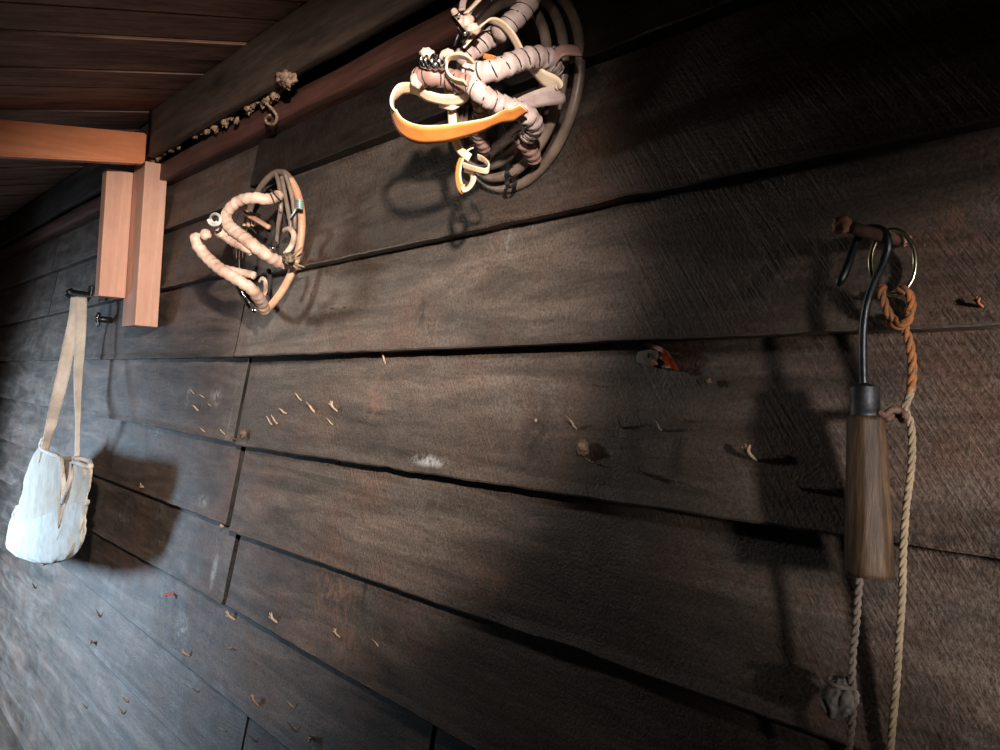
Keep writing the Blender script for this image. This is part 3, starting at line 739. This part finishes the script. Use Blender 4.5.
bm = bmesh.new(); tube(bm, [bagpt(2*math.pi*i/NA, .995, .02) for i in range(NA)], .007, 8, True); obj('hem', bm, 'canvas_t', bg)
rgt = Vector((rb_.x, rb_.y, 0))
def strap_side(k0, k1):
    return lambda u: (rgt*math.cos(k0+(k1-k0)*u)+vb*math.sin(k0+(k1-k0)*u)).normalized()
bm = bmesh.new(); ribbon(bm, cat(Q([(75, 297, -.10), (73.5, 320, -.11), (69, 345, -.12), (63, 375, -.14), (57, 400, -.16), (51, 425, yb), (46, 445, yb), (42, 462, yb)]), 8), lambda u: ub*(8+5*math.sin(math.pi*min(1, u*1.2))), .004, strap_side(.3, -.5)); obj('strap', bm, 'canvas_t', bg)
bm = bmesh.new(); ribbon(bm, cat(Q([(81.5, 297, -.10), (81, 320, -.11), (79.5, 350, -.12), (78, 385, -.14), (78, 415, -.16), (77.5, 440, -.17), (77, 464, -.18)]), 8), lambda u: ub*(11 if u < .3 else 11-6*min(1, (u-.3)/.4)), .004, strap_side(.0, .9)); obj('strap', bm, 'canvas_t', bg)
bm = bmesh.new(); tube(bm, [P(78+5*math.cos(i*.45), 460+3*math.sin(i*.45), -.185) for i in range(14)], .004, 8, True); obj('strap_ring', bm, 'strapo', bg)

# small latch on the left wall
lc = P(108, 320, -.034); lt = thing('iron_catch', lc, 'small black iron catch with bright glint on the wall below the posts', 'latch'); ul = dep(lc)/F
bm = bmesh.new(); tube(bm, [lc+Vector((0, .012, 0)), lc+Vector((0, -.03, .0))], 3.2*ul, 10); tube(bm, cat([lc+Vector((0, -.028, .02)), lc+Vector((0, -.033, 0)), lc+Vector((0, -.028, -.022))], 6), 2.0*ul, 8); obj('pin', bm, 'iron', lt)
bm = bmesh.new(); lump(bm, lc+Vector((0, -.034, .004)), (2*ul, 2*ul, 3.5*ul), .1, 2, 2); obj('glint_head', bm, 'chrome', lt)

# ================================================================== SPLINTERS, NAILS AND CHIPS ON THE WALL
def splinter(name, px, py, kind, ln, ang, label, group=None, mat='splint', Y=-.024, curl=.4, w=1.0):
    c = P(px, py, Y); rnd = random.Random(int(px*7+py*13)); u = dep(c)/F; L = ln*u
    d = Vector((math.sin(math.radians(ang)), -.15, math.cos(math.radians(ang)))); sdv = Vector((d.z, 0, -d.x))
    bm = bmesh.new()
    if kind == 's':
        pts = [c-d*L*.5+Vector((0, .006, 0)), c-d*L*.2+Vector((0, -.002, 0)), c+d*L*.15+sdv*L*.08*curl+Vector((0, -.006, 0)), c+d*L*.5-sdv*L*.1*curl+Vector((0, -.010, 0))]
        tube(bm, cat(pts, 5), lambda q: max(.0003, L*.065*w*(.35+1.1*math.sin(math.pi*min(1, q*.8+.2))**1.2)), 7, rfun=lambda l, a: 1+.35*noise.noise(Vector((l*200, a*1.3, px))))
    elif kind == 'c':                                  # torn chip: two or three shreds round a core
        for k in range(3):
            o_ = sdv*L*.16*(k-1); a2 = d+sdv*.25*(k-1)
            pts = [c+o_-a2*L*.5+Vector((0, .004, 0)), c+o_*.7+Vector((0, -.005-.002*k, 0)), c+o_*1.2+a2*L*.5*(1-.25*abs(k-1))+Vector((0, -.008, 0))]
            tube(bm, cat(pts, 5), lambda q: L*.10*w*(.3+math.sin(math.pi*(.1+.8*q))), 7, rfun=lambda l, a: 1+.5*noise.noise(Vector((l*150, a*1.5, k+px))))
    elif kind == 'n':                                  # nail standing out of the wood
        h = Vector((rnd.uniform(-.25, .25), -1, rnd.uniform(-.2, .2))).normalized()
        b0 = Vector((c.x, -.014, c.z)); tube(bm, [b0, b0+h*(L*.9+.006)], L*.14*w+.0006, 8); t = b0+h*(L*.9+.006)
        tube(bm, [t, t+h*.0016], L*.32*w+.001, 10)
    else:                                              # knob
        lump(bm, c+Vector((0, -.003, 0)), (L*.42*w, L*.28, L*.42), .35, int(px), 3, 2.2)
    o = obj(name, bm, mat); recenter(o, c); return tag(o, label, 'nail' if 'nail' in name else ('burl' if name == 'wood_burl' else ('speck' if 'speck' in name else 'splinter')), group)
SPL = [
 ('wood_splinter', 271, 421, 's', 10, 15, 'pale splinter pair member low on the plank near the upper board joint', 'paired short splinters left of centre', 'splint', 1),
 ('wood_splinter', 276, 420, 's', 10, 4, 'pale splinter pair member low on the plank near the upper board joint', 'paired short splinters left of centre', 'splint', 1),
 ('wood_splinter', 284, 411, 's', 8, -40, 'short thick brown splinter slanting on the plank between the joint and the splinter row', None, 'splint', 1.4),
 ('wood_splinter', 300, 397, 's', 9, -5, 'highest short splinter of the row right of the board joint', None, 'splint', 1),
 ('wood_splinter', 313, 408, 's', 14, -30, 'slanting pale splinter in the middle of the row right of the board joint', None, 'splint', .9),
 ('wood_splinter', 336, 407, 'c', 13, -20, 'forked pale splinter at the right end of the row by the board joint', None, 'splint', .7),
 ('wood_splinter', 332, 422, 's', 8, -10, 'tiny splinter just beneath the forked one in the splinter row', None, 'splint', .8),
 ('wood_burl', 245, 434, 'k', 10, 0, 'brown torn wood stub beside the upper board joint', None, 'splint_d', .8),
 ('wood_splinter', 234, 437, 's', 7, 40, 'tiny brown splinter in the lower corner of the plank left of the brown stub', None, 'splint_d', 1.2),
 ('wood_splinter', 339, 461, 's', 13, -8, 'splinter peeling off the lower edge of the second lit plank', None, 'splint', 1),
 ('wood_splinter', 386, 359, 's', 15, 20, 'pale stick hanging below the plank edge left of centre', None, 'splint', .9),
 ('iron_nail', 338, 341, 'n', 6, 0, 'bright orange nail head near the plank edge below the small hoop', None, 'red', 1.3),
 ('iron_nail', 229, 526, 'n', 6, 0, 'pale nail head in the corner of the plank right of the middle joint', None, 'splint', 1.2),
 ('wood_splinter', 314, 294, 's', 8, 60, 'tiny dark crossed splinter right of the small hoop', None, 'splint_d', 1),
 ('wood_splinter', 334, 308, 's', 9, 85, 'left of two flat brown splinters right of the small hoop', None, 'splint_d', .9),
 ('wood_splinter', 347, 307, 's', 8, 85, 'right of two flat brown splinters right of the small hoop', None, 'splint_d', .9),
 ('wood_splinter', 194, 392, 's', 7, 40, 'one of the tiny reddish splinters on the grey plank left of the upper joint', 'tiny splinters left of the upper joint', 'splint', 1),
 ('wood_splinter', 211, 405, 's', 9, 70, 'one of the tiny reddish splinters on the grey plank left of the upper joint', 'tiny splinters left of the upper joint', 'splint', 1),
 ('wood_splinter', 197, 408, 's', 9, -40, 'one of the tiny reddish splinters on the grey plank left of the upper joint', 'tiny splinters left of the upper joint', 'splint', 1),
 ('wood_splinter', 203, 396, 's', 6, -50, 'one of the tiny reddish splinters on the grey plank left of the upper joint', 'tiny splinters left of the upper joint', 'splint', 1),
 ('wood_splinter', 224, 432, 's', 6, 10, 'one of the tiny reddish splinters on the grey plank left of the upper joint', 'tiny splinters left of the upper joint', 'splint', 1.2),
 ('wood_splinter', 204, 430, 's', 5, -20, 'one of the tiny reddish splinters on the grey plank left of the upper joint', 'tiny splinters left of the upper joint', 'splint', 1.2),
 ('wood_splinter', 143, 486, 'c', 8, 70, 'small pale chip on the plank edge right of the canvas bag', None, 'splint', .7),
 ('wood_splinter', 753, 453, 'c', 19, -15, 'large torn orange-brown splinter left of the wooden hook handle', None, 'splint', .75),
 ('wood_splinter', 800, 482, 'c', 18, 3, 'upright torn splinter nearest the wooden hook handle', None, 'splint', .6),
 ('iron_nail', 535, 421, 'n', 5, 0, 'leftmost small nail of the row on the dark middle plank', None, 'splint', .8),
 ('wood_splinter', 575, 424, 's', 17, -20, 'tan curved splinter just above the round wood burl', None, 'splint', .8),
 ('wood_splinter', 622, 423, 's', 15, 12, 'thin upright splinter right of the round wood burl', None, 'splint_d', .8),
 ('wood_splinter', 661, 426, 's', 13, 5, 'thin upright splinter below the orange painted flake', None, 'splint', .9),
 ('wood_splinter', 681, 417, 's', 9, -10, 'faint thin splinter at the right end of the nail row on the dark plank', None, 'splint_d', .8),
 ('wood_burl', 585, 448, 'k', 19, 0, 'round grey and pink wood burl in the middle of the dark plank', None, 'splint', .8),
 ('wood_splinter', 643, 471, 'c', 10, 55, 'low tan chip below right of the round wood burl', None, 'splint_d', .8),
 ('wood_splinter', 679, 481, 's', 14, 85, 'flat tan sliver low on the dark plank under the nail row', None, 'splint', .7),
 ('wood_splinter', 599, 384, 's', 6, 0, 'faint small splinter above the round wood burl', None, 'splint_d', 1.1),
 ('wood_splinter', 276, 619, 'c', 15, -42, 'large pale splinter with dark notch right of the lowest long joint', None, 'splint', .6),
 ('wood_splinter', 340, 634, 'c', 13, -30, 'pale forked splinter in the middle of the lower brown plank', None, 'splint', .6),
 ('wood_splinter', 379, 644, 's', 12, -32, 'thin pale splinter right of the forked one on the lower brown plank', None, 'splint', .8),
 ('wood_splinter', 369, 684, 'c', 20, -62, 'largest pale splinter at the lower edge of the brown plank', None, 'splint', .7),
 ('wood_splinter', 257, 700, 'c', 14, -12, 'upright pale splinter on the grey plank above the bottom joint', None, 'splint', .6),
 ('wood_splinter', 292, 704, 's', 10, -35, 'thin pale splinter right of the upright one on the lower grey plank', None, 'splint', .9),
 ('wood_splinter', 313, 738, 'c', 14, 70, 'tan chip lying flat at the bottom edge of the view', None, 'splint', .8),
 ('wood_splinter', 294, 727, 's', 13, -28, 'thin grey sliver left of the tan chip at the bottom', None, 'splint_d', .8),
 ('wood_splinter', 255, 739, 's', 10, -50, 'dark grey sliver right of the bottom board joint', None, 'splint_d', .9),
 ('wood_splinter', 231, 648, 's', 9, 75, 'short pale splinter below the lowest long joint', None, 'splint', 1),
 ('iron_nail', 420, 700, 'n', 3, 0, 'tiny bright nail head near the bottom centre of the wall', None, 'white', 1),
 ('wood_splinter', 232, 616, 'c', 14, -55, 'pale torn flakes at the foot of the lowest long joint', None, 'splint', .6),
 ('iron_nail', 173, 593, 'n', 8, 0, 'nail with orange head on the grey plank left of the long joint', None, 'red', .7),
 ('wood_splinter', 187, 653, 'c', 9, -50, 'pale and black torn chip on the lower grey plank edge', None, 'splint', .8),
 ('wood_splinter', 100, 614, 's', 9, 0, 'small brown upright splinter on the blue-grey plank below the bag', None, 'splint_d', 1.1),
 ('wood_splinter', 93, 642, 'c', 8, 70, 'small tan chip on the plank edge below the canvas bag', None, 'splint', .8),
 ('wood_splinter', 127, 700, 's', 7, -20, 'one of two close tan chips on the lower blue-grey plank', 'two close chips low on the left', 'splint', 1.2),
 ('wood_splinter', 123, 711, 's', 9, 5, 'one of two close tan chips on the lower blue-grey plank', 'two close chips low on the left', 'splint', 1.2),
 ('wood_splinter', 86, 706, 's', 7, -30, 'pale chip beside a dark hole low on the left planks', None, 'splint', 1.2),
 ('wood_splinter', 197, 690, 's', 6, -40, 'tiny dark splinter left of the bottom board joint', None, 'splint_d', 1.2),
 ('wood_splinter', 223, 729, 's', 8, -60, 'small pale sliver just left of the bottom board joint', None, 'splint', 1),
 ('wood_splinter', 35, 586, 's', 7, 15, 'small brown splinter directly beneath the canvas bag', None, 'splint_d', 1.3),
 ('iron_nail', 927, 301, 'n', 6, 0, 'orange nail in a dark hole right of the metal ring', None, 'red', .9),
 ('wood_splinter', 983, 304, 'c', 13, -8, 'orange chip at the right edge above the plank edge', None, 'rope_o', .8),
 ('iron_nail', 925, 100, 'n', 4, 0, 'tiny pale nail head high in the dark upper right', None, 'splint', .8),
 ('iron_nail', 933, 511, 'n', 4, 0, 'dark nail head right of the twine cord', None, 'rust', 1.2),
 ('wood_splinter', 592, 461, 's', 5, 0, 'tiny tan crumb touching the foot of the round wood burl', None, 'splint', 1.2),
 ('wood_splinter', 710, 381, 'k', 9, 0, 'small pinkish wart of wood right of the orange painted flake', None, 'splint_d', .9),
]
def wally(px, py):                                    # how far out the plank surface is under a pixel
    p = P(px, py, -.018); rr = sorted(rows, key=lambda q: q[0]); top = None
    for r in rr:
        f = r[1] if p.x < r[3] else r[2]
        if f(p.x) < p.z:
            zb = f(p.x); zt = (top(p.x) if top else 2.5)+.028; h = (p.z-zb)/(zt-zb)
            prf = [(0, -.0385), (.08, -.034), (.3, -.0275), (.55, -.020), (.8, -.012), (1.01, -.006)]
            for (a0, d0), (a1, d1) in zip(prf, prf[1:]):
                if h <= a1: return d0+(d1-d0)*(h-a0)/(a1-a0)
        top = f
    return -.02
for n_, px, py, k_, ln, an, lb, gp, mt, w_ in SPL:
    splinter(n_, px, py, k_, ln, an, lb, gp, mt, wally(px, py)-.003, .5, w_)
# torn painted flake
c = P(660, 357, wally(660, 357)-.006); u = dep(c)/F
fk = thing('painted_flake', c, 'torn chip with orange-red paint and a grey holed end under the plank edge', 'chip')
def flake(name, outline, y0, y1, mat):
    bm = bmesh.new(); f_ = [bm.verts.new(P(x, y, c.y-yy)) for x, y, yy in outline]; b3 = [bm.verts.new(P(x, y, c.y-yy+.004)) for x, y, yy in outline]
    n = len(f_); bm.faces.new(f_); bm.faces.new(b3[::-1])
    for i in range(n): bm.faces.new((f_[i], b3[i], b3[(i+1) % n], f_[(i+1) % n]))
    bmesh.ops.triangulate(bm, faces=bm.faces[:]); return obj(name, bm, mat, fk, False)
flake('red_paint', [(643, 344, .002), (649, 342.5, .004), (656, 345, .008), (663, 348, .010), (669, 352, .010), (673, 359, .008), (677, 366, .004), (679, 371, .001), (673, 369, .004), (668, 367, .008), (664, 362, .010), (661, 357, .010), (663, 353, .010), (657, 350, .008), (650, 346.5, .004)], 0, 0, 'red')
flake('grey_end', [(641, 351, .006), (650, 349.5, .008), (658, 351, .008), (659, 357, .008), (654, 363, .006), (650, 366.5, .004), (643, 364, .004), (637, 362, .003), (636, 357, .003), (638, 352, .005)], 0, 0, 'grey')
bm = bmesh.new(); lump(bm, P(648.5, 355.5, c.y-.0085), (1.8*u, .001, 2.6*u), .2, 2, 2); obj('hole', bm, 'thread', fk)
bm = bmesh.new(); lump(bm, P(654, 363, c.y-.006), (4*u, .003, 3*u), .3, 6, 3); obj('pink_patch', bm, 'peg_t', fk)
bm = bmesh.new(); lump(bm, P(666, 367, c.y-.008), (4*u, .003, 2.6*u), .4, 16, 3); lump(bm, P(661, 358, c.y-.011), (1.6*u, .002, 1.6*u), .3, 6, 2); obj('torn_edge', bm, 'splint', fk)

# crumbly stuffing in the gap between beam and strip
CL = [(283, 78, 9, 7.5, 'largest tan lump of stuffing in the gap beneath the dark beam'),
 (276, 86, 4, 4, None), (279, 90, 3.2, 3, None), (270, 101, 6, 4, 'orange-tan curl of stuffing just left of the largest lump'), (275, 97, 4, 3.4, None),
 (253, 104, 4, 3.6, None), (248, 108, 4.2, 3.6, None), (243, 107, 3.6, 4, None), (257, 101, 3, 3, None), (229, 116, 3.5, 4, None), (226, 122, 3, 4.6, None), (238, 121, 3, 2.6, None), (233, 113, 3, 3, None),
 (196, 135, 4, 3, None), (201, 132, 3.2, 2.6, None), (164, 152, 3.2, 3, None), (158, 158, 3, 4.5, None), (171, 149, 3, 2.6, None), (215, 128, 3.4, 3.2, None), (208, 131, 3, 3.4, None), (220, 121, 2.6, 2.6, None), (262, 104, 3, 3, None), (153, 158, 2.6, 3.4, None), (178, 146, 2.6, 2.2, None), (325, 57, 2, 3.6, None), (313, 62, 2, 1.8, None)]
for i, (px, py, a, b2, lb) in enumerate(CL):
    c = P(px, py, -.114 if i == 0 else -.080); u = dep(c)/F; bm = bmesh.new()
    for k in range(3):
        rnd = random.Random(i*9+k)
        lump(bm, c+Vector((rnd.uniform(-.5, .5)*a*u*2, rnd.uniform(-.006, .006), rnd.uniform(-.5, .5)*b2*u)), (a*u*2.0*rnd.uniform(.5, .8), a*u*.6, b2*u*1.2*rnd.uniform(.5, .9)), .5, i*3+k, 3, 2.5)
    o = obj('stuffing_clump', bm, 'moss'); recenter(o, c)
    tag(o, lb or 'small crumbly tan clump stuffed in the gap between dark beam and red strip', 'stuffing', None if lb else 'small clumps of gap stuffing')
c = P(273, 112, -.07); u = dep(c)/F; bm = bmesh.new()
tube(bm, cat(Q([(268, 105, -.085), (273, 110, -.08), (277, 117, -.075), (274, 124, -.072), (267, 123, -.075), (266, 118, -.078), (270, 115, -.08)]), 6), 1.5*u, 8, rfun=lambda l, a: 1+.3*noise.noise(Vector((l*120, a, 1))))
o = obj('wood_curl', bm, 'moss'); recenter(o, c); tag(o, 'looped tan wood shaving dangling over the red strip', 'shaving')
# glowing slabs standing in for chinks of daylight behind the stuffing
for px, py, w2, h2_ in ((183, 138, 5.5, 1.5), (236, 106, 1.2, 1)):
    c = P(px, py, -.082); u = dep(c)/F; bm = bmesh.new(); box(bm, (c.x-w2*u*1.6, c.y, c.z-h2_*u), (c.x+w2*u*1.6, c.y+.003, c.z+h2_*u), .0008)
    o = obj('daylight_chink', bm, 'sky'); o.name = 'chink_glow_1' if w2 > 3 else 'chink_glow_2'; o['kind'] = 'structure'
